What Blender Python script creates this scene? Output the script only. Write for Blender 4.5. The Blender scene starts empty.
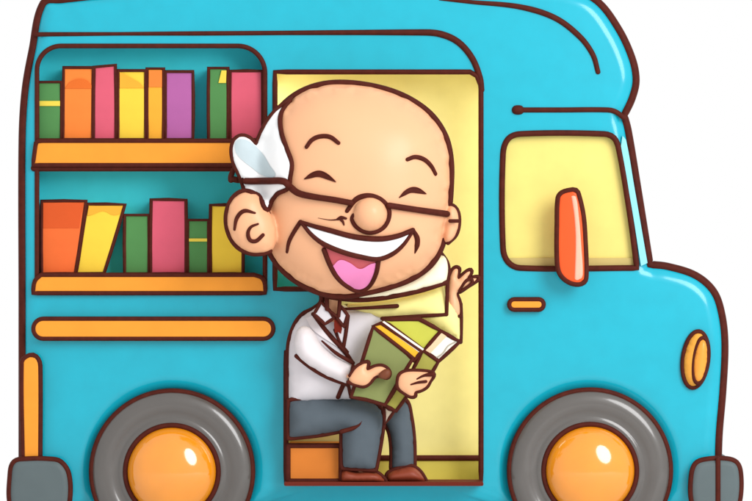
import bpy, bmesh, math, random
import numpy as np
from mathutils import Vector
from mathutils.geometry import delaunay_2d_cdt
from mathutils.bvhtree import BVHTree

# ------------------------------------------------------------------ scale
S = 0.005            # metres per drawing unit on the van's side wall (y = 0)
D = 20.0             # camera distance from that wall
GY = 553.0           # drawing height of the ground under the wheels
CZ = (GY - 250.5) * S
scene = bpy.context.scene
COL = scene.collection

def kk(y): return (D + y) / D
def P(px, py, y, ref=None):
    """point of the drawing at depth y (metres); ref = depth whose scale the whole part uses"""
    k = kk(y if ref is None else ref)
    return ((px - 376.0) * S * k, y, CZ + (250.5 - py) * S * k)

# ------------------------------------------------------------------ materials
def lin(c):
    return tuple(((v / 255.0) / 12.92 if v <= 10 else (((v / 255.0) + 0.055) / 1.055) ** 2.4) for v in c)

GAIN = 0.77
MATS = {}
def mat(name, rgb, rough=0.6, spec=0.25, coat=0.0, coat_ior=1.5, coat_rough=0.05, gain=None, var=0.035, scale=9.0):
    if name in MATS: return MATS[name]
    m = bpy.data.materials.new(name); m.use_nodes = True
    nt = m.node_tree; b = nt.nodes['Principled BSDF']
    g = GAIN if gain is None else gain
    c = [v * g for v in lin(rgb)]
    tc = nt.nodes.new('ShaderNodeTexCoord'); nz = nt.nodes.new('ShaderNodeTexNoise')
    nz.inputs['Scale'].default_value = scale; nz.inputs['Detail'].default_value = 4
    rp = nt.nodes.new('ShaderNodeValToRGB')
    rp.color_ramp.elements[0].position = 0.3; rp.color_ramp.elements[1].position = 0.7
    rp.color_ramp.elements[0].color = [v * (1 - var) for v in c] + [1]
    rp.color_ramp.elements[1].color = [min(1, v * (1 + var)) for v in c] + [1]
    nt.links.new(tc.outputs['Object'], nz.inputs['Vector'])
    nt.links.new(nz.outputs['Fac'], rp.inputs['Fac'])
    nt.links.new(rp.outputs['Color'], b.inputs['Base Color'])
    b.inputs['Roughness'].default_value = rough
    b.inputs['Specular IOR Level'].default_value = spec
    b.inputs['Coat Weight'].default_value = coat
    b.inputs['Coat IOR'].default_value = coat_ior
    b.inputs['Coat Roughness'].default_value = coat_rough
    MATS[name] = m
    return m

INK = mat('dark_brown_piping', (84, 32, 22), 0.6, 0.1, var=0.15, scale=30)
CYAN = mat('cyan_paint', (14, 182, 206), 0.32, 0.2, coat=0.4, coat_ior=1.6, coat_rough=0.12)
TEAL = mat('teal_lining', (70, 222, 236), 0.7, 0.1)
ORANGE = mat('orange_enamel', (255, 163, 52), 0.4, 0.2)
HUB = mat('orange_hub_enamel', (255, 156, 14), 0.45, 0.1, coat=1.0, coat_ior=1.8, coat_rough=0.1)
YELLOW = mat('yellow_lining', (244, 232, 154), 0.8, 0.1, gain=0.9)
OLIVEF = mat('olive_floor', (208, 192, 92), 0.8, 0.1, gain=0.95)
PANE = mat('yellow_pane', (250, 233, 132), 0.3, 0.2)
BENCH = mat('orange_bench', (228, 132, 48), 0.6, 0.2)
RUBBER = mat('grey_rubber', (90, 85, 81), 0.38, 0.4, coat=0.5, coat_ior=1.7, coat_rough=0.12)
BUMP = mat('slate_bumper', (98, 110, 112), 0.5, 0.2)
REDO = mat('red_orange_mirror', (255, 94, 40), 0.35, 0.2)
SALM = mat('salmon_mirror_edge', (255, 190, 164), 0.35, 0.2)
AMBER = mat('amber_lens', (255, 176, 66), 0.3, 0.3)
SKIN = mat('skin', (255, 189, 143), 0.5, 0.15, coat=0.3, coat_rough=0.3, var=0.02, scale=4)
HAIR = mat('white_hair', (252, 252, 252), 0.7, 0.1, gain=0.88, var=0.03)
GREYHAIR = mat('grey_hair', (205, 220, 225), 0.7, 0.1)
SHIRT = mat('off_white_cloth', (228, 222, 226), 0.8, 0.05, gain=0.81)
SLEEVE = mat('white_cloth', (242, 234, 236), 0.8, 0.05, gain=0.81)
TROUS = mat('grey_blue_cloth', (96, 106, 114), 0.85, 0.05, var=0.06)
SHOE = mat('red_brown_leather', (148, 66, 42), 0.45, 0.3)
TEETH = mat('teeth', (255, 255, 255), 0.4, 0.3, gain=0.9)
TONGUE = mat('tongue', (255, 148, 204), 0.5, 0.2)
MOUTH = mat('mouth', (208, 98, 104), 0.6, 0.1)
SCARF = mat('cream_cloth', (255, 246, 214), 0.85, 0.05, gain=0.9)
YSL = mat('pale_yellow_cloth', (252, 240, 156), 0.85, 0.05, gain=0.9)
TIE = mat('brown_cloth', (120, 40, 28), 0.8, 0.05)
PAPER = mat('page_paper', (252, 244, 228), 0.85, 0.05, gain=0.88)
PINKPAPER = mat('peach_paper', (250, 212, 172), 0.85, 0.05)
GREEN = mat('green_cloth', (88, 146, 84), 0.7, 0.1)
BORANGE = mat('orange_cloth', (255, 140, 62), 0.7, 0.1)
BPINK = mat('pink_cloth', (228, 100, 122), 0.7, 0.1)
BYEL = mat('yellow_cloth', (255, 216, 72), 0.7, 0.1)
BAMB = mat('amber_cloth', (255, 182, 60), 0.7, 0.1)
BPUR = mat('purple_cloth', (186, 104, 168), 0.7, 0.1)
BRED = mat('red_orange_cloth', (248, 116, 58), 0.7, 0.1)
BAND = mat('pale_yellow_band', (248, 220, 84), 0.7, 0.1)
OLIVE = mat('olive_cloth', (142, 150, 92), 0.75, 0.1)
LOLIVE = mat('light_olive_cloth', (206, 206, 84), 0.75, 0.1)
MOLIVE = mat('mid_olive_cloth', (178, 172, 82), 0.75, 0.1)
GOLD = mat('gold_cloth', (255, 192, 44), 0.6, 0.2)
THUMB_SHADE = mat('brown_thumb_shade', (122, 66, 42), 0.5, 0.2)
WHITEF = mat('white_floor', (250, 250, 250), 0.9, 0.0, gain=0.95, var=0.01)

# ------------------------------------------------------------------ curves
def curve(pts, closed=False, step=2.5):
    """Catmull-Rom through the points; a third value of 1 marks a sharp corner"""
    n = len(pts); out = []
    sh = [len(p) > 2 and p[2] == 1 for p in pts]
    xy = [np.array(p[:2], float) for p in pts]
    rng = range(n if closed else n - 1)
    for i in rng:
        a, b = xy[i], xy[(i + 1) % n]
        pa = xy[i - 1] if (closed or i > 0) else a
        nb = xy[(i + 2) % n] if (closed or i + 2 < n) else b
        if sh[i]: pa = a
        if sh[(i + 1) % n]: nb = b
        L = np.linalg.norm(b - a); m = max(1, int(math.ceil(L / step)))
        # tangents scaled to the segment (avoids overshoot)
        def tan(p0, p1, p2):
            d = p2 - p0; l = np.linalg.norm(d)
            return d / l * L if l > 1e-9 else b - a
        ta = tan(pa, a, b) if not sh[i] else (b - a)
        tb = tan(a, b, nb) if not sh[(i + 1) % n] else (b - a)
        for j in range(m):
            t = j / m; t2 = t * t; t3 = t2 * t
            out.append((2*t3-3*t2+1)*a + (t3-2*t2+t)*ta + (-2*t3+3*t2)*b + (t3-t2)*tb)
    if not closed: out.append(xy[-1])
    return [tuple(p) for p in out]

def sharp(pts): return [(p[0], p[1], 1) for p in pts]
def rrect(x0, y0, x1, y1, r):
    if not isinstance(r, (tuple, list)): r = (r,) * 4
    out = []
    for cx, cy, a, q in ((x0+r[0], y0+r[0], 180, r[0]), (x1-r[1], y0+r[1], 270, r[1]), (x1-r[2], y1-r[2], 0, r[2]), (x0+r[3], y1-r[3], 90, r[3])):
        if q <= 0.01: out.append((cx, cy)); continue
        m = max(3, int(q / 2) + 2)
        for i in range(m + 1):
            t = math.radians(a + 90 * i / m); out.append((cx + q*math.cos(t), cy + q*math.sin(t)))
    return out
def ell(cx, cy, a, b, rot=0, n=36):
    r = math.radians(rot)
    return [(cx + a*math.cos(t)*math.cos(r) - b*math.sin(t)*math.sin(r), cy + a*math.cos(t)*math.sin(r) + b*math.sin(t)*math.cos(r)) for t in [2*math.pi*i/n for i in range(n)]]

def inside(poly, pts):
    poly = np.asarray(poly); pts = np.asarray(pts); r = np.zeros(len(pts), bool)
    x, y = pts[:, 0], pts[:, 1]
    for (x0, y0), (x1, y1) in zip(poly, np.roll(poly, -1, 0)):
        c = ((y0 > y) != (y1 > y))
        if c.any():
            with np.errstate(divide='ignore', invalid='ignore'):
                r ^= c & (x < (x1 - x0) * (y - y0) / (y1 - y0 + 1e-30) + x0)
    return r
def dist(poly, pts):
    a = np.asarray(poly, float); b = np.roll(a, -1, 0); pts = np.asarray(pts, float)
    d = np.full(len(pts), 1e9)
    for p, q in zip(a, b):
        v = q - p; L = v @ v
        if L < 1e-12: continue
        t = np.clip(((pts - p) @ v) / L, 0, 1)
        d = np.minimum(d, np.hypot(*(pts - (p + t[:, None] * v)).T))
    return d

def tri(poly, holes=(), grid=None, rings=()):
    """triangulate a polygon with holes, optional inner grid and inset rings. -> pts, faces, distance to outer edge, n boundary"""
    loops = [np.asarray(poly, float)] + [np.asarray(h, float) for h in holes]
    pts = []; edges = []
    for lp in loops:
        o = len(pts); n = len(lp); pts += [tuple(p) for p in lp]
        edges += [(o + i, o + (i + 1) % n) for i in range(n)]
    nb = len(pts)
    extra = []
    out = loops[0]
    if rings:
        area = np.sum(out[:, 0]*np.roll(out[:, 1], -1) - np.roll(out[:, 0], -1)*out[:, 1])
        t = np.roll(out, -1, 0) - np.roll(out, 1, 0); t /= (np.linalg.norm(t, axis=1)[:, None] + 1e-9)
        nrm = np.stack([-t[:, 1], t[:, 0]], 1) * (1 if area > 0 else -1)
        for r in rings:
            q = out + nrm * r; dd = dist(out, q)
            q = q[(dd > r * 0.97) & inside(out, q)]
            if len(q): extra.append(q)
    if grid:
        mn, mx = out.min(0), out.max(0)
        gx = np.arange(mn[0] + grid / 2, mx[0], grid); gy = np.arange(mn[1] + grid / 2, mx[1], grid * 0.87)
        g = np.array([(x + (grid / 2 if j % 2 else 0), y) for j, y in enumerate(gy) for x in gx])
        if len(g):
            ok = inside(out, g)
            for h in loops[1:]: ok &= ~inside(h, g)
            g = g[ok]
        if len(g):
            dd = dist(out, g)
            for h in loops[1:]: dd = np.minimum(dd, dist(h, g))
            lim = grid * 0.45 if not rings else max(rings) + grid * 0.4
            extra.append(g[dd > lim])
    if extra: pts += [tuple(p) for p in np.concatenate(extra)]
    v, e, f, ov, oe, of = delaunay_2d_cdt([Vector(p) for p in pts], edges, [], 0, 1e-6)
    V = np.array([(q.x, q.y) for q in v])
    F = [tuple(x) for x in f]
    c = np.array([V[list(x)].mean(0) for x in F])
    ok = inside(out, c)
    for h in loops[1:]: ok &= ~inside(h, c)
    F = [x for x, o in zip(F, ok) if o]
    return V, F, dist(out, V), loops

LW = 1.15   # weight of all the piping
class Geo:
    def __init__(s): s.v = []; s.f = []; s.m = []; s.sm = []
    def add(s, V, F, m=0, smooth=True):
        o = len(s.v); s.v += [tuple(p) for p in V]
        for f in F: s.f.append(tuple(o + i for i in f)); s.m.append(m); s.sm.append(smooth)
        return s
    # rounded, pillow-like solid from an outline: bulges h forwards and hb backwards of depth y
    def inflate(s, poly, y, h, R=None, hb=None, m=0, grid=None, it=4, ref=None):
        poly = list(poly); A = np.asarray(poly); size = (A.max(0) - A.min(0)).max()
        if grid is None: grid = min(7.0, max(1.2, size / 26))
        rings = (0.35*grid, 0.9*grid)
        V, F, d, _ = tri(poly, (), grid, rings)
        if R is None: R = d.max()
        if hb is None: hb = h
        ref = y if ref is None else ref
        t = np.minimum(d / R, 1.0); f = np.sqrt(np.maximum(0, 1 - (1 - t)**2))
        nb = {}
        for q in F:
            for a in q: nb.setdefault(a, set()).update(q)
        bd = d < 1e-4
        for _ in range(it):
            g = f.copy()
            for a, w in nb.items():
                if not bd[a]: g[a] = 0.4*f[a] + 0.6*np.mean([f[b] for b in w])
            f = g
        n = len(V)
        vv = [P(V[i, 0], V[i, 1], y, ref)[:1] + (y - h*f[i],) + P(V[i, 0], V[i, 1], y, ref)[2:] for i in range(n)]
        mp = list(range(n))
        for i in range(n):
            if not bd[i]:
                q = P(V[i, 0], V[i, 1], y, ref); mp[i] = len(vv); vv.append((q[0], y + hb*f[i], q[2]))
        FF = list(F) + [tuple(mp[i] for i in reversed(q)) for q in F]
        return s.add(vv, FF, m)
    # board with holes: front face at yf with its outer edge rounded (r), straight sides, back at yb
    def slab(s, poly, yf, yb, holes=(), r=0, rd=None, m=0, grid=None, back=True, rback=False):
        ref = yf; rd = r * S if rd is None else rd
        rings = tuple(r * q for q in (0.12, 0.3, 0.55, 0.8, 1.0)) if r else ()
        V, F, d, loops = tri(poly, holes, grid, rings)
        t = np.minimum(d / r, 1) if r else np.ones(len(V))
        off = rd * (1 - np.sqrt(np.maximum(0, 1 - (1 - t)**2)))
        pr = [P(x, z, yf, ref) for x, z in V]
        s.add([(p[0], yf + o, p[2]) for p, o in zip(pr, off)], F, m)
        if back: s.add([(p[0], yb - (o if rback else 0), p[2]) for p, o in zip(pr, off)], [tuple(reversed(q)) for q in F], m)
        for i, lp in enumerate(loops):
            e = rd if (i == 0 and r) else 0; n = len(lp)
            a = [P(x, z, yf, ref) for x, z in lp]
            vv = [(p[0], yf + e, p[2]) for p in a] + [(p[0], yb - (e if rback else 0), p[2]) for p in a]
            s.add(vv, [(j, (j+1) % n, n + (j+1) % n, n + j) for j in range(n)], m, smooth=(i == 0 and r > 0) or n > 24)
        return s
    def tube(s, pts, rad, closed=False, m=1, n=8):
        p = np.asarray(pts, float)
        if n == 8: rad = np.asarray(rad) * LW
        keep = [0]
        for i in range(1, len(p)):
            if np.linalg.norm(p[i] - p[keep[-1]]) > 1e-4: keep.append(i)
        if closed and np.linalg.norm(p[keep[-1]] - p[keep[0]]) < 1e-4: keep.pop()
        rad = np.broadcast_to(np.asarray(rad, float), (len(p),))[keep]; p = p[keep]; N = len(p)
        if N < 2: return s
        if not closed:   # rounded ends: extra rings
            d0 = p[0]-p[1]; d0 /= np.linalg.norm(d0); d1 = p[-1]-p[-2]; d1 /= np.linalg.norm(d1)
            q0 = [p[0] + d0*rad[0]*c for c in (0.98, 0.8, 0.45)]; r0 = [rad[0]*c for c in (0.15, 0.6, 0.9)]
            q1 = [p[-1] + d1*rad[-1]*c for c in (0.45, 0.8, 0.98)]; r1 = [rad[-1]*c for c in (0.9, 0.6, 0.15)]
            p = np.vstack([q0, p, q1]); rad = np.concatenate([r0, rad, r1]); N = len(p)
        T = (np.roll(p, -1, 0) - np.roll(p, 1, 0)) if closed else np.gradient(p, axis=0)
        T /= (np.linalg.norm(T, axis=1)[:, None] + 1e-12)
        vv = []
        for i in range(N):
            t = T[i]; a = np.array((0, 1.0, 0)); 
            if abs(t @ a) > 0.9: a = np.array((0, 0, 1.0))
            u = np.cross(t, a); u /= np.linalg.norm(u); w = np.cross(t, u)
            for j in range(n):
                th = 2*math.pi*j/n; vv.append(p[i] + rad[i]*(math.cos(th)*u + math.sin(th)*w))
        ff = []
        for i in range(N if closed else N - 1):
            for j in range(n):
                a, b = i*n + j, i*n + (j+1) % n; c = ((i+1) % N)*n
                ff.append((a, b, c + (j+1) % n, c + j))
        if not closed: ff += [tuple(range(n)), tuple(range((N-1)*n, N*n))]
        return s.add(vv, ff, m)
    # flat drawn line at depth y, w = half width in drawing units (number, or list spread along the line)
    def line(s, pts, y, w=2.4, closed=False, m=1, ref=None):
        return s.tube([P(p[0], p[1], y, ref) for p in pts], np.interp(np.linspace(0, 1, len(pts)), np.linspace(0, 1, len(w)), w)*S if isinstance(w, (list, tuple)) else w*S, closed, m)
    def lathe(s, cx, cy, prof, y0, m=0, n=72):
        c = P(cx, cy, y0); k = S * kk(y0); vv = []
        for r, y in prof:
            for j in range(n):
                t = 2*math.pi*j/n; vv.append((c[0] + r*k*math.cos(t), y, c[2] + r*k*math.sin(t)))
        ff = [(i*n+j, i*n+(j+1) % n, (i+1)*n+(j+1) % n, (i+1)*n+j) for i in range(len(prof)-1) for j in range(n)]
        return s.add(vv, ff, m)
    def box(s, x0, z0, x1, z1, yf, yb, m=0, ref=None):
        ref = yf if ref is None else ref
        a = [P(x, z, y, ref) for y in (yf, yb) for x, z in ((x0, z0), (x1, z0), (x1, z1), (x0, z1))]
        return s.add(a, [(0, 1, 2, 3), (7, 6, 5, 4), (0, 4, 5, 1), (1, 5, 6, 2), (2, 6, 7, 3), (3, 7, 4, 0)], m, False)
    def build(s, name, mats, parent=None, origin=None):
        if origin is None:
            origin = Vector((0, 0, 0)) if parent is None else world(parent)
        me = bpy.data.meshes.new(name)
        me.from_pydata([Vector(p) - origin for p in s.v], [], s.f)
        for q in mats: me.materials.append(q)
        me.polygons.foreach_set('material_index', s.m)
        me.polygons.foreach_set('use_smooth', s.sm)
        bm = bmesh.new(); bm.from_mesh(me); bmesh.ops.recalc_face_normals(bm, faces=bm.faces); bm.to_mesh(me); bm.free()
        me.update()
        o = bpy.data.objects.new(name, me); COL.objects.link(o)
        if parent is None: o.location = origin
        else: o.parent = parent
        return o
def world(o):
    v = Vector((0, 0, 0))
    while o is not None: v += Vector(o.location); o = o.parent
    return v
def tag(o, label=None, cat=None, group=None, kind=None):
    for a, b in (('label', label), ('category', cat), ('group', group), ('kind', kind)):
        if b: o[a] = b
    return o
def empty(name, loc):
    o = bpy.data.objects.new(name, None); COL.objects.link(o); o.location = loc; o.empty_display_size = 0.1
    return o
def outlined(poly, yf, yb, w=2.3, r=2.0, holes=()):
    """a board with brown piping round its front edge"""
    g = Geo().slab(poly, yf, yb, holes, r)
    g.line(poly, yf + r*S*0.6, w, True, ref=yf)
    for h in holes: g.line(h, yf, w, True, ref=yf)
    return g
def pillow(poly, y, h, w=2.3, hb=None, R=None, grid=None):
    g = Geo().inflate(poly, y, h, R, hb, grid=grid)
    if w: g.line(poly, y, w, True)
    return g

# ------------------------------------------------------------------ ground
g = Geo()
g.add([(-6, -6, 0), (6, -6, 0), (6, 2.4, 0), (-6, 2.4, 0)], [(0, 1, 2, 3)], 0, False)
tag(g.build('ground', [WHITEF]), kind='structure')

# ------------------------------------------------------------------ bookmobile
van = tag(empty('book_van', P(376, GY, 0)), 'bright turquoise cartoon library van with open side, book shelves and orange hubcaps', 'van')
WID = 1.95
rear = [(22, 512, 1), (22, 300), (22, 140), (25, 90), (32, 50), (43, 3), (60, 0), (120, -6), (260, -14), (420, -16), (520, -15), (570, -11), (597, 1), (618, 28), (632, 58), (636, 80), (632, 98), (624, 115, 1)]
front = [(628, 130), (638, 190), (650, 265, 1), (668, 267), (696, 276), (714, 292), (722, 315), (725, 345), (723, 390), (719, 440), (718, 512, 1)]
def arch(cx, r=79):
    return [(cx + r*math.cos(t), 470 + r*math.sin(t)) for t in np.linspace(math.asin(42/r), math.asin(42/r) - (math.pi + 2*math.asin(42/r)), 40)]
top = curve(rear[:] , False, 4) + curve([(624, 115, 1)] + front, False, 4)[1:]
SIL = top + arch(589.5) + arch(172.5)
SIL_full = top
bay = rrect(37, 46, 265, 291, (24, 27, 2, 2))
door = curve([(275, 72, 1), (470, 72, 1), (477, 76), (481, 86, 1), (481, 483, 1), (286, 483, 1), (286, 352, 1), (318, 345, 1), (326, 322, 1), (326, 289, 1), (275, 289, 1)], True, 12)
win = curve([(520, 134), (604, 134), (614, 138), (619, 150), (630, 215), (637, 268, 1), (520, 268), (508, 262), (503, 248), (503, 154), (508, 139)], True, 4)
b = Geo()
b.slab(SIL, 0.0, 0.06, [bay, door, win], r=16, rd=0.07, m=0, back=True)
# skin round the roof, nose and tail, and the far wall
n = len(SIL)
a0 = [P(x, z, 0, 0) for x, z in SIL]
b.add([(p[0], 0.0705, p[2]) for p in a0] + [(p[0], WID - 0.06, p[2]) for p in a0], [(j, (j+1) % n, n+(j+1) % n, n+j) for j in range(n)], 0)
V, F, d, _ = tri(SIL, (), None, (1.5, 4, 8, 12))
t = np.minimum(d/12, 1); off = 0.06*(1-np.sqrt(np.maximum(0, 1-(1-t)**2)))
b.add([(P(x, z, 0)[0], WID - o, P(x, z, 0)[2]) for (x, z), o in zip(V, off)], F, 0)
# brown piping: silhouette and seams
b.line(top, 0.045, 3.8, ref=0)
b.line(top, WID - 0.055, 2.6, ref=0)
b.line(curve([(37, 34.6), (44, 34.4), (200, 33.5), (420, 32.5), (440, 34), (458, 42), (472, 58), (480, 78), (481.5, 90)], step=4), 0.0, [2.0, 1.6, 2.0, 2.0, 2.4, 3.0, 2.6])
b.line(curve([(440, -1), (470, 2), (520, 7), (555, 18), (580, 37), (593, 55), (598, 72)], step=3), 0.0, [1.4, 2, 2.6, 2.6, 2.2])
b.line(curve([(518, 110), (560, 110), (608, 110), (616, 112), (624, 118)], step=4), 0.0, 2.3)
b.line([(516.5, 110), (519.5, 110)], 0.0, 4.2)
b.line(door, 0.0, 2.3, True)
b.line(bay, 0.0, 2.1, True)
b.line(win, 0.0, 2.6, True)
body = b.build('body', [CYAN, INK], van)

# bookcase lining behind the bay
BD = 0.17
g = Geo()
bx0, bx1, bz0, bz1 = 36, 267, 44, 293
q = [P(x, z, 0.05, 0) for x, z in ((bx0, bz0), (bx1, bz0), (bx1, bz1), (bx0, bz1))]
q += [(p[0], BD, p[2]) for p in q]
g.add(q, [(0, 1, 5, 4), (1, 2, 6, 5), (2, 3, 7, 6), (3, 0, 4, 7), (4, 5, 6, 7)], 0, False)
g.build('bookcase', [TEAL], van)
# shelves
sh1 = curve([(36, 143, 1), (38, 141, 1), (263, 141, 1), (266, 143, 1), (266, 165, 1), (33, 165, 1), (35, 150)], True, 6)
gg = outlined(sh1, -0.025, BD - 0.01, 2.1, 1.5)
gg.line([(34, 168.2), (266, 168.2)], 0.0, 2.9)
gg.build('shelf', [ORANGE, INK], van)
sh2 = curve([(33, 293, 1), (35, 281), (41, 275, 1), (254, 275, 1), (262, 278), (265, 285), (265, 293, 1)], True, 4)
outlined(sh2, -0.025, BD - 0.01, 2.1, 1.5).build('shelf', [ORANGE, INK], van)

# cabin lining: yellow walls and ceiling, olive floor
ID = 0.34
g = Geo()
ix0, ix1, iz0, iz1 = 269, 490, 66, 484.5
q = [P(x, z, 0.05, 0) for x, z in ((ix0, iz0), (ix1, iz0), (ix1, iz1), (ix0, iz1))]
q += [(p[0], ID, p[2]) for p in q]
g.add(q, [(0, 1, 5, 4), (1, 2, 6, 5), (3, 0, 4, 7), (4, 5, 6, 7)], 0, False)
g.build('cabin_wall', [YELLOW], van)
g = Geo(); g.add([q[2], q[3], q[7], q[6]], [(0, 1, 2, 3)], 0, False)
g.build('cabin_floor', [OLIVEF], van)
g = Geo().box(342, 459, 489, 484, 0.25, ID - 0.003)
g.line([(342, 458), (489, 458)], 0.25, 2.6)
g.build('step', [OLIVEF, INK], van)
outlined(rrect(270, 243, 340, 296, 3), 0.16, 0.2, 1.8, 1).build('partition', [TEAL, INK], van)
# door sill
g = Geo().slab(rrect(284, 482, 483.5, 486, 1.5), -0.17, 0.06, (), 1.0)
g.build('door_sill', [mat('red_brown_sill', (112, 40, 27), 0.6, 0.1)], van)
# bench
outlined(rrect(288, 445.5, 341, 481, 1), -0.1, ID - 0.01, 2.2, 1).build('bench', [BENCH, INK], van)

# cab window
w = empty('window', (0, 0, 0)); w.parent = van
g = Geo().slab(curve([(520, 133), (604, 133), (615, 137), (620, 150), (631, 215), (638, 269, 1), (520, 269), (507, 263), (502, 248), (502, 154), (507, 138)], True, 4), 0.035, 0.047)
g.build('pane', [PANE], w)
g = Geo().slab(rrect(506, 258, 634, 268, 1), 0.02, 0.034)
g.build('sill', [mat('tan_sill', (216, 194, 122), 0.7, 0.1)], w)
# highlight of the rounded, slanted pillar, put in as a paler strip
hl_strip = curve([(622.5, 136, 1), (626, 140), (634, 185), (647.5, 263, 1), (641, 266, 1), (633, 215), (621, 146, 1)], True, 5)
Geo().slab(hl_strip, -0.006, 0.06).build('pillar_highlight', [mat('pale_cyan_highlight_and_glass', (150, 232, 244), 0.2, 0.4)], van)
# windscreen lies on the slanted nose, a rounded pane with brown piping
a, c = Vector(P(630.2, 140, 0)), Vector(P(649, 256, 0))
g = Geo(); pl = [(a + (c - a)*((v - 0)/116.0) + Vector((0.006, 0.2 + u*1.55 - a.y, 0))) for u, v in [(x/100.0, z) for x, z in rrect(0, 0, 100, 116, 8)]]
m_ = sum(pl, Vector())/len(pl)
g.add([m_] + pl + [p - Vector((0.02, 0, 0)) for p in pl], [(0, i + 1, (i + 1) % len(pl) + 1) for i in range(len(pl))] + [(i + 1, (i + 1) % len(pl) + 1, (i + 1) % len(pl) + 1 + len(pl), i + 1 + len(pl)) for i in range(len(pl))], 0, False)
g.tube(pl, 0.008, True, 1)
g.build('windscreen', [MATS['pale_cyan_highlight_and_glass'], INK], van)
# mirror
mir = empty('side_mirror', (0, 0, 0)); mir.parent = van
mp = curve([(558.5, 198), (562, 193), (570, 190.5), (576, 190.5), (578.5, 195), (583, 215), (585, 240), (586, 275), (584, 282), (576, 284), (566, 280), (559.5, 272), (557.5, 258), (557.5, 225)], True, 3)
gm = Geo().slab(mp, -0.14, -0.06, (), 4); gm.line(mp, -0.125, 2.6, True, ref=-0.14)
gm.box(566, 225, 576, 245, -0.065, 0.01)
gm.build('housing', [REDO, INK], mir)
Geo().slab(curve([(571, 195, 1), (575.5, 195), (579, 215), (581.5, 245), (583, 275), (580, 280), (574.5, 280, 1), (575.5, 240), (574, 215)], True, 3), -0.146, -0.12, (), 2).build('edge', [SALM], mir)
# cab door handle, rub rail, tail light
for nm, poly, yf in (('door_handle', rrect(509.5, 299.5, 543.5, 309.5, 4.8), -0.04), ('rub_rail', rrect(33.5, 319, 273, 338.5, 9.6), -0.06)):
    outlined(poly, yf, 0.01, 2.2, 3).build(nm, [ORANGE, INK], van)
outlined(curve([(22, 362), (26, 357), (33, 355), (38, 359), (40, 366), (40, 462, 1), (23, 462, 1)], True, 4), -0.05, 0.06, 2.2, 3).build('tail_light', [ORANGE, INK], van)
# headlight
hl = empty('headlight', (0, 0, 0)); hl.parent = van
he = ell(695.5, 359.5, 12.3, 28, 7)
g = Geo().inflate(he, 0.0, 0.06, None, 0.02); g.line(he, -0.012, 2.3, True); g.build('bezel', [AMBER, INK], hl)
hi = ell(700.5, 360.5, 6.8, 23, 7)
g = Geo().inflate(hi, -0.045, 0.03, None, 0.02); g.line(hi, -0.05, 1.8, True); g.build('lens', [mat('orange_lens', (255, 164, 60), 0.3, 0.3), INK], hl)
# bumpers wrap the corners
for nm, poly, seam in (('bumper', curve([(10, 474), (14, 462), (26, 459.5), (48, 459.5), (60, 462), (68, 474), (69, 500), (64, 512), (50, 516), (24, 516), (11, 508)], True, 3), None),
                       ('bumper', curve([(692, 476), (696, 464), (705, 460), (725, 459), (737, 463), (741, 476), (740, 500), (735, 511), (715, 515), (698, 511), (692, 500)], True, 3), 718)):
    gb = Geo().slab(poly, -0.09, WID + 0.05, (), 7, rback=True)
    gb.line(poly, -0.066, 2.6, True, ref=-0.09)
    if seam: gb.line([(718, 459), (718, 515)], -0.09, 2.2)
    gb.build(nm, [BUMP, INK], van)

# wheels
def wheel(cx, cy):
    w = empty('wheel', Vector(P(cx, cy, 0)) - Vector(van.location)); w.parent = van
    t = Geo()
    prof = [(44, 0.2), (44, -0.045), (47, -0.062), (50, -0.070), (53, -0.062), (55, -0.058), (60, -0.072), (66, -0.08), (72, -0.078), (77, -0.066), (80, -0.05), (81.6, -0.025), (82, 0.0), (82, 0.22), (44, 0.2)]
    t.lathe(cx, cy, prof, 0.0)
    ring = lambda r, n=80: [(cx + r*math.cos(2*math.pi*i/n), cy + r*math.sin(2*math.pi*i/n)) for i in range(n)]
    t.line(ring(80.2), -0.045, 2.5, True, ref=0)
    t.line(ring(46.2), -0.066, 2.4, True, ref=0)
    t.build('tyre', [RUBBER, INK], w)
    h = Geo(); a = 44.5
    h.lathe(cx, cy, [(a*math.sin(u), -0.052 - 0.14*math.cos(u)) for u in np.linspace(math.pi/2, 0.002, 26)], 0.0)
    h.build('hubcap', [HUB], w)
wheel(172.5, 471); wheel(589.5, 470)

# added fill strips on the door jambs, unseen, to brighten the cabin
ld = bpy.data.lights.new('cabin_fill_light', 'AREA'); ld.shape = 'RECTANGLE'; ld.size = 0.25; ld.size_y = 1.9; ld.energy = 3.3; ld.color = (1, 0.97, 0.9)
lo = bpy.data.objects.new('cabin_fill_light', ld); COL.objects.link(lo); lo.parent = van
lo.location = Vector(P(488.6, 276, 0.19, 0)) - Vector(van.location); lo.rotation_euler = Vector((1, 0, 0)).to_track_quat('Z', 'Y').to_euler()
l2 = lo.copy(); COL.objects.link(l2); l2.location = Vector(P(271, 160, 0.19, 0)) - Vector(van.location)
l2.data = ld.copy(); l2.data.size_y = 0.8; l2.data.energy = 2.2
l2.rotation_euler = Vector((-1, 0, 0)).to_track_quat('Z', 'Y').to_euler()

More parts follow.
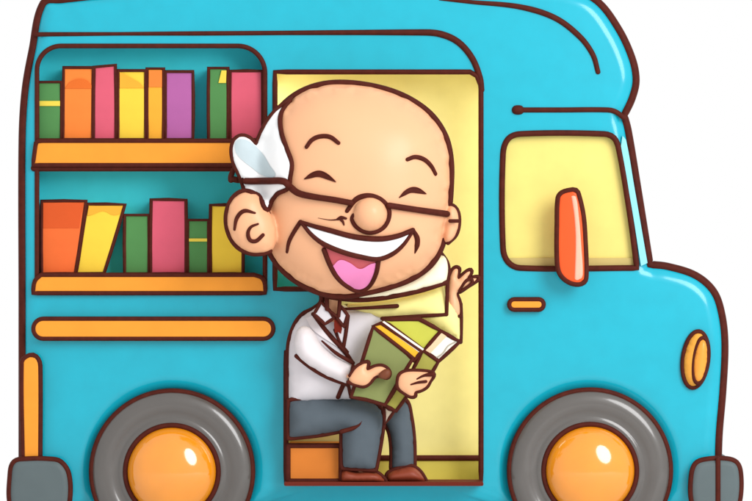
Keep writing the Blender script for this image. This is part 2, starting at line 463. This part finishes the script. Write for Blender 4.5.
# ------------------------------------------------------------------ books on the shelves
def book(poly, colour, label, band=None, shade_top=None, shade_mat=None, bandmat=BAND, yf=0.03, depth=0.13):
    A = np.asarray([p[:2] for p in poly]); cx = A[:, 0].mean(); zb = A[:, 1].max()
    root = tag(empty('book', P(cx, zb, yf + depth/2)), label, 'book', 'books on the van shelves')
    o = Vector(root.location)
    pl = curve(sharp(poly), True, 30)
    c = A.mean(0)
    g = Geo()
    # rounded spine board, then the two cover boards
    g.slab(pl, yf, yf + 0.02, (), 1.6, 0.008)
    k = 0.12 if (A[:, 0].max() - A[:, 0].min()) < 26 else 0.08
    tl, tr, br, bl = [np.array(p) for p in A]
    def lerp(a, b, t): return tuple(a + (b - a)*t)
    g.slab([tuple(tl), lerp(tl, tr, k), lerp(bl, br, k), tuple(bl)], yf + 0.02, yf + depth)
    g.slab([lerp(tr, tl, k), tuple(tr), tuple(br), lerp(br, bl, k)], yf + 0.02, yf + depth)
    g.line(pl, yf + 0.006, 1.75, True, ref=yf)
    g.build('cover', [colour, INK], root)
    u = np.array((0, 3.0))
    pg = Geo().slab([tuple(lerp(tl, tr, k) + u), tuple(lerp(tr, tl, k) + u), tuple(lerp(br, bl, k) - u/3), tuple(lerp(bl, br, k) - u/3)], yf + 0.021, yf + depth - 0.012)
    pg.build('page_block', [PAPER], root)
    if band:
        Geo().slab([p[:2] for p in band], yf - 0.004, yf + 0.004).build('spine_label', [bandmat], root)
    if shade_top:  # shade on the spine top, painted as a darker piece
        Geo().slab([p[:2] for p in shade_top] if all(len(p) > 2 for p in shade_top) else curve(shade_top, True, 2.5), yf - 0.003, yf + 0.004).build('spine_shade', [shade_mat], root)
def R4(x0, x1, yt, yb): return [(x0, yt), (x1, yt), (x1, yb), (x0, yb)]
B1 = 139.5
def rect(x0, y0, x1, y1): return [(x0, y0), (x1, y0), (x1, y1), (x0, y1)]
book(R4(37.5, 61.5, 82, B1), GREEN, 'short green book with a yellow spine band at the left end of the upper shelf', rect(39.5, 101, 60, 106))
book([(63.5, 67.5), (93, 67.5), (92.5, B1), (63, B1)], BORANGE, 'wide orange book second from the left on the upper shelf', shade_top=[(65, 88.5, 1), (70, 82), (78, 79), (86, 80), (91.5, 85, 1), (91.5, 88.5, 1)], shade_mat=mat('shaded_orange_cloth', (236, 116, 46), 0.7, 0.1))
book([(94, 67), (115.5, 65), (116, B1), (93.5, B1)], BPINK, 'narrow pink book between the orange and yellow books on the upper shelf')
book(R4(118, 145.5, 70.5, B1), BYEL, 'wide bright yellow book on the upper shelf, left of the slim amber book', shade_top=[(119.8, 72.3, 1), (124, 74), (133, 79), (140, 83), (144, 88, 1), (119.8, 88, 1)], shade_mat=BAMB)
book(R4(147, 163.5, 68.5, B1), BAMB, 'slim amber book between the yellow and purple books on the upper shelf', shade_top=sharp(rect(148.8, 70.3, 162, 87)), shade_mat=BORANGE)
book(R4(165.5, 193, 71.5, B1), BPUR, 'purple book before the gap on the upper shelf')
book(R4(208.5, 228, 68, B1), GREEN, 'tall green book with a yellow corner label after the gap on the upper shelf', [(221.5, 70.5), (226.5, 70.5), (226, 83), (218.5, 83)])
book(R4(230, 262.5, 71, B1), BPINK, 'wide pink book at the right end of the upper shelf')
B2 = 273.5
book([(41.5, 201), (86, 201), (75.5, B2), (41.5, B2)], BRED, 'wide red orange book at the left end of the lower shelf', shade_top=[(43.2, 203, 1), (82.5, 203, 1), (79, 228, 1), (43.2, 228, 1)], shade_mat=mat('shaded_red_orange_cloth', (226, 94, 44), 0.7, 0.1))
book([(87, 204), (125, 204.5), (104, B2), (76.5, B2)], BYEL, 'slanted yellow book leaning on the red orange book on the lower shelf', shade_top=[(89, 206, 1), (122.8, 206.3, 1), (119.5, 214, 1), (115, 215.2, 1), (111, 214.6, 1), (107, 212.2, 1), (103, 211, 1), (99, 212, 1), (95, 213.6, 1), (91, 215, 1), (87.3, 215.4, 1)], shade_mat=BAMB, yf=0.036)
book(R4(124.5, 149, 215, B2), GREEN, 'plain green book left of the pink book on the lower shelf', yf=0.04)
book([(151, 199.5), (186, 200), (186, B2), (150.5, B2)], BPINK, 'tall pink book between the two green books on the lower shelf')
book(R4(187.5, 208.5, 220, B2), GREEN, 'short green book with a thin yellow band right of the pink book', rect(189, 238.5, 207, 241.5))
book(R4(210.5, 243, 205, B2), BYEL, 'upright yellow book at the right end of the lower shelf beside the ear')

# ------------------------------------------------------------------ the reader
HY = -0.31
HH = 0.29
head_poly = curve([(340, 83), (375, 87), (405, 97), (430, 114), (445, 136), (450.5, 160), (450.5, 188), (448, 215), (443, 242), (433, 262), (416, 276), (395, 285), (368, 292), (340, 296), (316, 291), (292, 278), (276, 262), (267, 245), (263, 220), (260, 190), (258, 165), (262, 141), (272, 119), (290, 99), (313, 87)], True, 4)
ear_l = curve([(243, 192), (234, 197), (228, 208), (226.5, 222), (230, 236), (238, 247), (250, 253), (262, 253.5), (274, 248), (276, 225), (268, 208), (260, 196), (252, 191.5)], True, 3)
ear_r = curve([(446, 207), (453, 205.5), (458, 212), (459, 224), (456, 235), (450, 242), (444, 243)], True, 3)
hand1 = curve([(349, 377), (351.5, 373), (356, 367), (363, 363), (367.5, 361.5), (369, 363), (367.5, 367), (367, 370, 1), (374, 366.5), (382, 365.5), (388, 369), (390, 374), (387, 378), (380, 376), (375, 377), (370, 383), (364, 386.5), (356, 385), (349, 382)], True, 2)
hand2 = curve([(397.5, 381), (399, 375), (404, 371.5), (412, 370.5), (425, 371), (433.5, 373), (434, 376), (430.5, 381), (427, 387), (420, 391), (415, 392, 1), (415.5, 396), (411, 397), (404, 393), (398, 388)], True, 2)
hand3 = curve([(446, 316, 1), (447.5, 295), (449, 279), (451.5, 271), (455.5, 267), (459.5, 268.5), (458.5, 274), (458, 279, 1), (465.5, 272), (471, 269.5), (471.5, 273), (467, 279, 1), (477.5, 276.5), (479, 279), (467.5, 287), (460, 292), (457, 293), (460, 302), (461, 316, 1)], True, 2)
sk = Geo()
sk.inflate(head_poly, HY, HH, None, 0.22, it=14, grid=4.5)
sk.inflate(ear_l, HY - 0.13, 0.09)
sk.inflate(ear_r, HY - 0.02, 0.06)
sk.inflate(ell(370, 214, 17.5, 17.5), HY - HH + 0.03, 0.10, None, 0.06)
sk.tube([P(333, 282, -0.25), P(333, 300, -0.2), P(332, 325, -0.14)], [0.05, 0.042, 0.05], m=0, n=16)
tor = curve([(325, 312), (345, 314), (362, 325), (362, 385), (298, 385), (294, 345), (300, 325)], True, 4)
sk.inflate(tor, -0.09, 0.07, None, 0.02)
sk.tube([P(305, 330, -0.12), P(304, 352, -0.16), P(322, 366, -0.2), P(344, 376, -0.23), P(355, 376, -0.37)], [0.03, 0.03, 0.02, 0.015, 0.015], m=0, n=12)
sk.inflate(hand1, -0.37, 0.035)
sk.tube([P(340, 322, -0.1), P(388, 340, -0.1), P(404, 380, -0.2), P(408, 384, -0.36)], [0.04, 0.035, 0.03, 0.028], m=0, n=12)
sk.inflate(hand2, -0.4, 0.035)
sk.tube([P(345, 318, -0.1), P(400, 306, -0.12), P(448, 318, -0.14), P(454, 300, -0.15)], [0.035, 0.035, 0.03, 0.028], m=0, n=12)
sk.inflate(hand3, -0.16, 0.035)
sk.tube([P(300, 417, -0.09), P(364, 417, -0.1), P(362, 472, -0.1)], [0.04, 0.04, 0.03], m=0, n=12)
sk.tube([P(345, 415, -0.05), P(401, 422, -0.03), P(404, 470, -0.05)], [0.025, 0.025, 0.02], m=0, n=12)
# fuse everything into one continuous skin
tmp = sk.build('tmp', [SKIN])
md = tmp.modifiers.new('r', 'REMESH'); md.mode = 'VOXEL'; md.voxel_size = 0.0055; md.use_smooth_shade = True
sm = tmp.modifiers.new('s', 'SMOOTH'); sm.factor = 0.5; sm.iterations = 12
dg = bpy.context.evaluated_depsgraph_get(); ev = tmp.evaluated_get(dg); me = ev.to_mesh()
VV = [tuple(v.co) for v in me.vertices]; FF = [tuple(p.vertices) for p in me.polygons]
ev.to_mesh_clear(); tm = tmp.data; bpy.data.objects.remove(tmp); bpy.data.meshes.remove(tm)
bvh = BVHTree.FromPolygons(VV, FF)
CAM = Vector((0, -D, CZ))
def hit(px, py, off=0.0):
    dr = (Vector(P(px, py, 0)) - CAM).normalized()
    h = bvh.ray_cast(CAM, dr)
    p = h[0] if h[0] is not None and h[0].y < -0.2 else Vector(P(px, py, HY))
    return tuple(p - dr*off)
bd = Geo(); bd.add(VV, FF, 0)
def sline(g, pts, w, off=0.002, m=1, step=2.0):
    q = curve(pts, step=step); rr = np.interp(np.linspace(0, 1, len(q)), np.linspace(0, 1, len(w)), w)*S if isinstance(w, (list, tuple)) else w*S
    return g.tube([hit(x, y, off) for x, y in q], rr, m=m)
def patch(g, poly, off=0.008, m=0, grid=3.0, thick=0.02):
    V, F, d, loops = tri(poly, (), grid, ())
    a = [hit(x, y, off) for x, y in V]; n = len(a)
    g.add(a, F, m)
    lp = loops[0]; n = len(lp); c = [hit(x, y, off) for x, y in lp]; e = [hit(x, y, off - thick) for x, y in lp]
    return g.add(c + e, [(j, (j+1) % n, n+(j+1) % n, n+j) for j in range(n)], m)
# piping of the skin
jaw = [p for p in head_poly]
bd.line(head_poly, HY - 0.02, 3.0, True)
earline = curve([(269, 214), (264, 204), (254, 193.5), (243, 191.5), (234, 197), (228, 208), (226.5, 222), (230, 236), (238, 247), (250, 253), (262, 253.5), (270, 251)], step=3)
bd.line(earline, HY - 0.14, [1.8, 2.5, 2.5, 2.5, 2.2])
bd.line(curve([(449, 206), (453, 205.5), (458, 212), (459, 224), (456, 235), (448, 243)], step=3), HY - 0.03, 1.9)
bd.line([(450, 221), (458, 221)], HY - 0.1, 1.6)
for hp, y in ((curve([(350, 375.5), (356, 367), (363, 363), (367.5, 361.5), (369, 363), (367.5, 367), (367, 370, 1), (374, 366.5), (382, 365.5), (388, 369), (390, 374), (387, 378), (380, 376), (375, 377), (370, 383), (364, 386.5), (356, 385), (348, 382)], step=2), -0.375),
              (hand2 + hand2[:1], -0.405),
              (hand3[:-3], -0.165)):
    bd.line(hp, y, 1.7)
bd.line(curve([(417, 379), (424, 375.5), (433, 374)], step=2), -0.432, [0.7, 1.2, 2.2])
bd.line(curve([(411, 384.5), (418, 382.5), (426, 381.5)], step=2), -0.434, [0.7, 1.2, 1.3])
bd.line(curve([(459, 291), (466, 281), (471, 279), (472, 283), (461, 291)], step=2), -0.19, [1.0, 1.6, 1.2])
# ear folds, face lines
sline(bd, [(234.5, 229.5), (237, 218), (244, 211), (255, 213)], [1.2, 1.8, 1.8, 0.9])
sline(bd, [(258, 224), (251, 227), (248, 233), (250, 240), (256, 241), (263, 235)], [0.9, 1.4, 1.8, 1.8, 1.6])
sline(bd, [(353.5, 215), (352, 219), (356, 226), (366, 231.5), (376, 231), (385, 225), (389, 214), (386, 205), (378, 198.5), (367, 196), (356, 199.5), (347, 211)], [1.6, 2.4, 2.5, 2.3, 2.5, 2.5, 1.8], 0.0)
sline(bd, [(300.5, 222), (294, 232), (289, 242), (287, 252)], [2.0, 1.9, 1.8, 1.3])
sline(bd, [(413, 230), (417, 238), (417, 245), (415, 253)], [1.6, 2.4, 2.4, 0.6])
sline(bd, [(318, 218), (330, 220), (339, 219.5)], [0.15, 0.35, 0.7])
sline(bd, [(337, 219), (341, 217.5), (346, 218.5)], [0.6, 1.5, 1.0])
sline(bd, [(340, 218.5), (343, 222), (344, 225)], [1.3, 1.2, 0.6])
# shut, smiling eyes
for pts in ([(304.5, 179, 1), (311, 173.5), (319, 171), (327, 174), (336, 182, 1), (327, 179), (318, 176.5), (310, 178)], [(399.5, 197.5, 1), (405, 191), (412, 187.5), (419, 188.5), (426.5, 194, 1), (418, 193), (411, 192.5), (405, 195)]):
    patch(bd, curve(pts, True, 1.5), 0.004, 1, 1.5, 0.012); sline(bd, pts + pts[:1], 0.45, 0.004)
person = tag(bd.build('person', [SKIN, INK], None, Vector(P(350, 483, -0.08))), 'laughing bald person in white shirt and grey trousers seated in the van doorway', 'person')
# mouth
mouth = curve([(301, 223, 1), (312, 237), (323, 248), (329, 264), (337, 277), (347, 286), (359, 291), (369, 286), (376, 273), (378.5, 259), (392, 254), (403, 245), (413, 231, 1), (398, 236), (380, 239), (355, 237), (328, 230)], True, 2.5)
g = Geo(); patch(g, mouth, 0.005)
tn = curve([(324, 250, 1), (330, 265), (337, 277), (347, 286), (359, 291), (369, 286), (376, 273), (378.5, 259, 1)], False, 2.5)
sline(g, tn, 2.2, 0.008)
g.build('mouth', [MOUTH, INK], person)
g = Geo(); patch(g, curve([(333, 266, 1), (340, 260), (350, 263), (360, 269), (371, 264), (376.5, 263, 1), (375, 273), (368, 285), (359, 289.5), (348, 285), (339, 276)], True, 2.5), 0.011)
g.build('tongue', [TONGUE], person)
up = [(301, 222), (313, 226), (328, 230), (355, 237), (380, 239), (398, 236), (413, 230)]
lo_ = [(413, 231), (403, 245), (392, 254), (378, 259), (362, 257), (343, 252), (324, 244), (312, 235), (301, 222)]
teeth = curve([(301, 222, 1)] + up[1:-1] + [(413, 230, 1)] + lo_[1:-1], True, 2.5)
g = Geo(); patch(g, teeth, 0.014)
sline(g, up, [1.6, 2.3, 2.4, 2.4, 2.0], 0.014); sline(g, lo_, [1.5, 2.2, 2.4, 2.3, 1.6], 0.014)
g.build('teeth', [TEETH, INK], person)
# eyebrows
for pts in ([(306.5, 147), (312, 140), (320, 136.5), (330, 137), (338.5, 143)], [(407.5, 159.5), (415, 157), (424, 159.5), (431, 166), (435.5, 174)]):
    g = Geo(); sline(g, pts, [1.7, 2.0, 2.0, 1.7], 0.003, 0); g.build('eyebrow', [INK], person)
# hair
hp = curve([(292, 98, 1), (278, 109), (267, 122), (260, 136), (256.5, 145, 1), (250, 138.5), (242, 136), (235, 140), (232, 150), (234, 163), (239, 174), (243, 184), (246, 192), (258, 195), (267, 210), (271, 202), (277, 194), (288, 188), (290, 178), (291.5, 163), (286, 147), (281, 131), (281, 114)], True, 3)
g = Geo()
V, F, d, loops = tri(hp, (), 3.0, (0.8, 2.0))
f = np.sqrt(np.maximum(0, 1 - (1 - np.minimum(d/7, 1))**2))
front_ = [hit(x, y, 0.012 + 0.03*q) for (x, y), q in zip(V, f)]
# locks beyond the skull bulge on their own
hx = [p if p[1] < HY - 0.06 else (p[0], HY - 0.05 - 0.05*q, p[2]) for p, q in zip(front_, f)]
for _ in range(4):
    ys = [p[1] for p in hx]; nbs = {}
    for q in F:
        for a in q: nbs.setdefault(a, set()).update(q)
    hx = [(p[0], 0.4*p[1] + 0.6*np.mean([ys[j] for j in nbs[i]]) if i in nbs else p[1], p[2]) for i, p in enumerate(hx)]
back_ = [(p[0], HY + 0.1*q + 0.0, p[2]) for p, q in zip(hx, f)]
g.add(hx, F, 0); g.add(back_, F, 0)
nh = len(hp)
idx = [int(np.argmin(np.hypot(V[:, 0]-x, V[:, 1]-y))) for x, y in hp]
g.add([hx[i] for i in idx] + [back_[i] for i in idx], [(j, (j+1) % nh, nh+(j+1) % nh, nh+j) for j in range(nh)], 0)
g.tube([hx[i] for i in idx], 2.1*S, True, 1)
hair = g.build('hair', [HAIR, INK], person)
hb = BVHTree.FromPolygons(hx, F)
def hhit(px, py, off):
    dr = (Vector(P(px, py, 0)) - CAM).normalized(); h = hb.ray_cast(CAM, dr)
    return tuple((h[0] if h[0] is not None else Vector(hit(px, py))) - dr*off)
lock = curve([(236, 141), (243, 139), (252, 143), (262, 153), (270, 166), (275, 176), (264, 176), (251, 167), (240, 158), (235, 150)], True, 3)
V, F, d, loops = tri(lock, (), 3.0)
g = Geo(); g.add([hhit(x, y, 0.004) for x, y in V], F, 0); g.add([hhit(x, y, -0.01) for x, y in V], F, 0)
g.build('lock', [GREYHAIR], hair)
# spectacles: a wire that runs from the temple over the nose
sp = Geo()
def wire(pts, w, yy=None):
    q = curve(pts, step=2.5)
    out = []
    for x, y in q:
        h = Vector(hit(x, y, 0.02)); h2 = Vector(hhit(x, y, 0.012)) if x < 292 else h
        out.append(tuple(h if h.y < h2.y else h2))
    rr = np.interp(np.linspace(0, 1, len(q)), np.linspace(0, 1, len(w)), w)*S if isinstance(w, (list, tuple)) else w*S
    sp.tube(out, rr, m=0)
wire([(232, 179), (245, 181), (268, 181), (284, 181.5), (290, 187), (298, 193), (312, 196.5), (335, 200), (351, 203)], [2.6, 3.0, 3.0, 2.6, 2.6])
wire([(389, 205.5), (405, 208), (425, 211), (447, 214)], [2.6, 2.6, 2.8])
wire([(235, 167), (231, 176), (231, 180)], [1.8, 2.4, 2.6])
sp.build('spectacles', [INK], person)

# clothing
shirt = curve([(321, 300, 1), (314, 308), (304, 314), (295, 324), (289, 342), (288, 370), (288, 406, 1), (360, 406, 1), (366, 360), (380, 324), (398, 309, 1), (346, 306, 1)], True, 4)
g = pillow(shirt, -0.1, 0.12, None, 0.05)
g.line(curve([(321, 292), (321, 302), (313, 309), (303, 314), (295, 324), (289, 342), (287.5, 370), (287.5, 398)], step=3), -0.105, 2.2)
sb = BVHTree.FromPolygons(g.v, [f for f, m in zip(g.f, g.m) if m == 0])
def shit(px, py, off=0.002):
    dr = (Vector(P(px, py, 0)) - CAM).normalized(); h = sb.ray_cast(CAM, dr)
    return tuple((h[0] if h[0] is not None else Vector(P(px, py, -0.2))) - dr*off)
def cline(g, pts, w, off=0.002):
    q = curve(pts, step=2); rr = np.interp(np.linspace(0, 1, len(q)), np.linspace(0, 1, len(w)), w)*S if isinstance(w, (list, tuple)) else w*S
    g.tube([shit(x, y, off) for x, y in q], rr, m=1)
cline(g, [(313, 314), (322, 326), (333, 339), (345, 352), (352, 362)], [1.8, 2.2, 1.8])
cline(g, [(348, 316), (346, 332), (343, 350)], 1.7)
cline(g, [(335, 330), (340, 342), (348, 352)], [1.6, 1.2, 1.0])
cline(g, [(344, 383), (338, 397)], 2.0); cline(g, [(348, 384), (351, 397)], 1.6)
g.build('shirt', [SHIRT, INK], person)
def cpatch(poly, name, m, off=0.006, w=1.4):
    V, F, d, loops = tri(poly, (), 3.0)
    g = Geo(); g.add([shit(x, y, off) for x, y in V], F, 0); g.add([shit(x, y, -0.008) for x, y in V], F, 0)
    if w: g.tube([shit(x, y, off) for x, y in poly], w*S, True, 1)
    return g.build(name, [m, INK], person)
cpatch(curve([(306, 318, 1), (313, 315.5, 1), (325, 330), (345, 352, 1), (336, 346), (313, 330)], True, 3), 'lapel', SLEEVE, 0.006, 0)
# collar points stand in front of the neck
for poly in ([(321, 302, 1), (329, 310), (334, 318, 1), (325, 324, 1), (314, 314, 1)], [(341, 306, 1), (347.5, 315, 1), (344, 327, 1), (337, 318, 1)]):
    q = curve(poly, True, 3); g = Geo().slab(q, -0.265, -0.235); g.line(q, -0.265, 1.5, True); g.build('collar', [SHIRT, INK], person)
g = Geo().slab(curve([(335, 314, 1), (338, 317, 1), (342, 327), (341, 334, 1), (338, 332, 1), (335, 333, 1), (334, 325)], True, 3), -0.26, -0.24); g.build('tie', [TIE], person)
g = Geo()
g.line([(326.5, 296), (327, 309)], -0.27, 2.0, m=0); g.line([(340, 298), (338.5, 316)], -0.27, 1.7, m=0); g.line([(322, 294), (322, 304)], -0.25, 2.0, m=0)
g.line(curve([(327, 309), (331, 312), (336, 316)]), -0.272, 1.4, m=0)
g.build('neckband', [INK], person)
# near sleeve
slv = curve([(297, 330), (304, 326), (312, 330), (322, 345), (336, 357), (353, 365.5, 1), (351, 375), (348, 385, 1), (330, 378), (312, 368), (298, 357), (294, 345)], True, 3)
g = Geo().inflate(slv, -0.23, 0.09, None, 0.08)
g.line(curve([(296.5, 356), (312, 368), (328, 377), (347, 384)], step=3), -0.25, [2.0, 2.2, 2.2])
g.line(curve([(348, 384), (351, 376), (353, 366)], step=3), -0.27, 1.6)
g.line(curve([(322, 341), (336, 353), (353, 363)], step=3), -0.25, [0.8, 1.6, 1.8])
g.build('sleeve', [SLEEVE, INK], person)
# raised pale yellow sleeve
s3 = curve([(344, 304, 1), (370, 302), (400, 298), (446, 284, 1), (447.5, 298, 1), (460, 300, 1), (460.5, 342, 1), (441, 331, 1), (418, 318, 1), (384, 319, 1), (350, 309, 1)], True, 4)
g = Geo().inflate(s3, -0.14, 0.07, 14, 0.05)
g.line([(344, 309), (370, 307.7), (397, 306)], -0.213, [1.2, 1.5, 1.9]); g.line([(382, 318.5), (446.5, 314.5)], -0.205, 1.7); g.line([(446.5, 314.5), (447.5, 285)], -0.205, 1.7)
g.line(curve([(460.5, 304), (461, 320), (460.5, 342)], step=4), -0.14, 1.9); g.line([(460.5, 342), (441, 330.5), (420, 318.5)], -0.15, 1.8)
g.line(curve([(447, 283), (449, 272), (447, 262), (441, 253)], step=3), -0.2, 1.8)
g.build('sleeve', [YSL, INK], person)
# scarf roll under the chin
sc = curve([(338, 292, 1), (368, 290), (396, 284), (420, 274), (436, 258), (444, 256), (448, 268), (446, 283, 1), (420, 290), (390, 296.5), (362, 299.5), (342, 298, 1)], True, 4)
g = Geo().inflate(sc, -0.24, 0.05, None, 0.05)
g.line(curve([(325, 296), (342, 298.5), (362, 299.5), (390, 296.5), (420, 290.5), (446, 282.5)], step=4), -0.25, [2.2, 2.6, 2.2])
g.build('scarf', [SCARF, INK], person)
# trousers
leg1 = curve([(288.5, 400, 1), (310, 398.5), (340, 397.5), (364, 399), (378, 405), (383.5, 415), (382, 435), (376, 470, 1), (342, 468, 1), (341.5, 450), (341.5, 431, 1), (320, 435), (288.5, 438.5, 1)], True, 3)
leg2 = curve([(382, 418, 1), (390, 412), (398, 402), (406, 400), (411, 416), (414, 440), (414.5, 470, 1), (391, 470, 1), (391.5, 450), (389, 432)], True, 3)
g = Geo().inflate(leg1, -0.13, 0.11, 18, 0.07)
g.line(leg1, -0.15, 2.1, True)
g.line(curve([(341.5, 431.5), (352, 428.5), (359, 425), (362, 421)], step=2), -0.235, [2.0, 1.8, 0.8])
g.inflate(leg2, -0.03, 0.07, None, 0.05); g.line(leg2, -0.04, 2.1, True)
g.build('trousers', [TROUS, INK], person)
for poly, y in (([(341, 482, 1), (341.5, 470), (346, 468), (354, 471), (364, 470.5), (374, 471), (382, 476), (387, 482, 1)], -0.1), ([(386.5, 482, 1), (387, 474), (393, 470), (402, 467.5), (412, 466), (420, 471), (427, 482, 1)], -0.06)):
    q = curve(poly, True, 2.5); g = Geo().inflate(q, y, 0.07, None, 0.05); g.line(q, y - 0.012, 1.9, True); g.build('shoe', [SHOE, INK], person)

# ------------------------------------------------------------------ the book in hand
hbk = tag(empty('book', P(385, 398, -0.3)), 'thick olive green book with gold edge, held in the hands of the seated reader', 'book')
def bpart(name, pts, m, yf, yb, w=1.8):
    q = curve(sharp(pts), True, 10); g = Geo().slab(q, yf, yb, (), 1.0, 0.004)
    if w: g.line(q, yf + 0.003, w, True, ref=yf)
    return g.build(name, [m, INK], hbk)
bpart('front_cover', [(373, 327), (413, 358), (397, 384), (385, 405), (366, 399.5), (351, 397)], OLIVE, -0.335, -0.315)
bpart('spine', [(373, 326), (381, 323), (421, 351), (414, 361)], GOLD, -0.330, -0.28, 1.7)
bpart('page_block', [(380, 324), (384, 321), (424, 349), (420, 353)], PAPER, -0.334, -0.27, 0)
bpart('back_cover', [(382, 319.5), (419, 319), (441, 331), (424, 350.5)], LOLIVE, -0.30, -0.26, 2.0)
pb = bpart('page_block', [(441, 331), (459.5, 342), (439, 361), (424, 350.5)], PAPER, -0.305, -0.25, 1.9)
Geo().slab([(441.5, 333), (447, 336), (430, 353.5), (425.5, 350.5)], -0.309, -0.3).build('endpaper', [PINKPAPER], pb)
g = Geo(); g.line(curve([(455, 342), (448, 346), (443, 353), (436, 358)]), -0.307, 0.6, m=0); g.build('page_edge', [mat('grey_paper', (190, 184, 170), 0.8, 0.05)], pb)
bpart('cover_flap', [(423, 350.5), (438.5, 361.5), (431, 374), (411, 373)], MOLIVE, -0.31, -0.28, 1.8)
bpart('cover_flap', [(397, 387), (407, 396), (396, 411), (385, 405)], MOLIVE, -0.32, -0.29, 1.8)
bpart('page_corner', [(384, 407), (394, 411.5), (385, 424)], mat('shade_paper', (232, 212, 190), 0.8, 0.05), -0.25, -0.23, 1.6)
g = Geo().inflate(curve([(378, 376), (383, 370), (388, 369), (391, 373), (388, 378.5), (382, 379)], True, 1.5), -0.40, 0.02); g.build('thumb_shade', [THUMB_SHADE], hbk)  # dark blob shaped for the shadow gap at the thumb tip

# ------------------------------------------------------------------ light, world, camera
w = bpy.data.worlds.new('World'); scene.world = w; w.use_nodes = True
bg = w.node_tree.nodes['Background']; bg.inputs['Color'].default_value = (1, 1, 1, 1); bg.inputs['Strength'].default_value = 1.0
kd = bpy.data.lights.new('key_lamp', 'AREA'); kd.shape = 'ELLIPSE'; kd.size = 5.0; kd.size_y = 6.9; kd.energy = 900
ko = bpy.data.objects.new('key_lamp', kd); COL.objects.link(ko)
Ld = Vector((0.5, -0.79, 0.42)).normalized()
ko.location = Vector((0.2, 0, 1.2)) + Ld * 11.0
ko.rotation_euler = Ld.to_track_quat('Z', 'Y').to_euler()
cd = bpy.data.cameras.new('camera'); co = bpy.data.objects.new('camera', cd); COL.objects.link(co)
co.location = CAM; co.rotation_euler = (math.pi/2, 0, 0)
cd.sensor_width = 36.0; cd.lens = 36.0 * D / (752 * S); cd.clip_end = 500
scene.camera = co
scene.view_settings.view_transform = 'Standard'; scene.view_settings.look = 'None'
scene.view_settings.exposure = 0; scene.view_settings.gamma = 1
scene.render.resolution_x = 1024; scene.render.resolution_y = 682
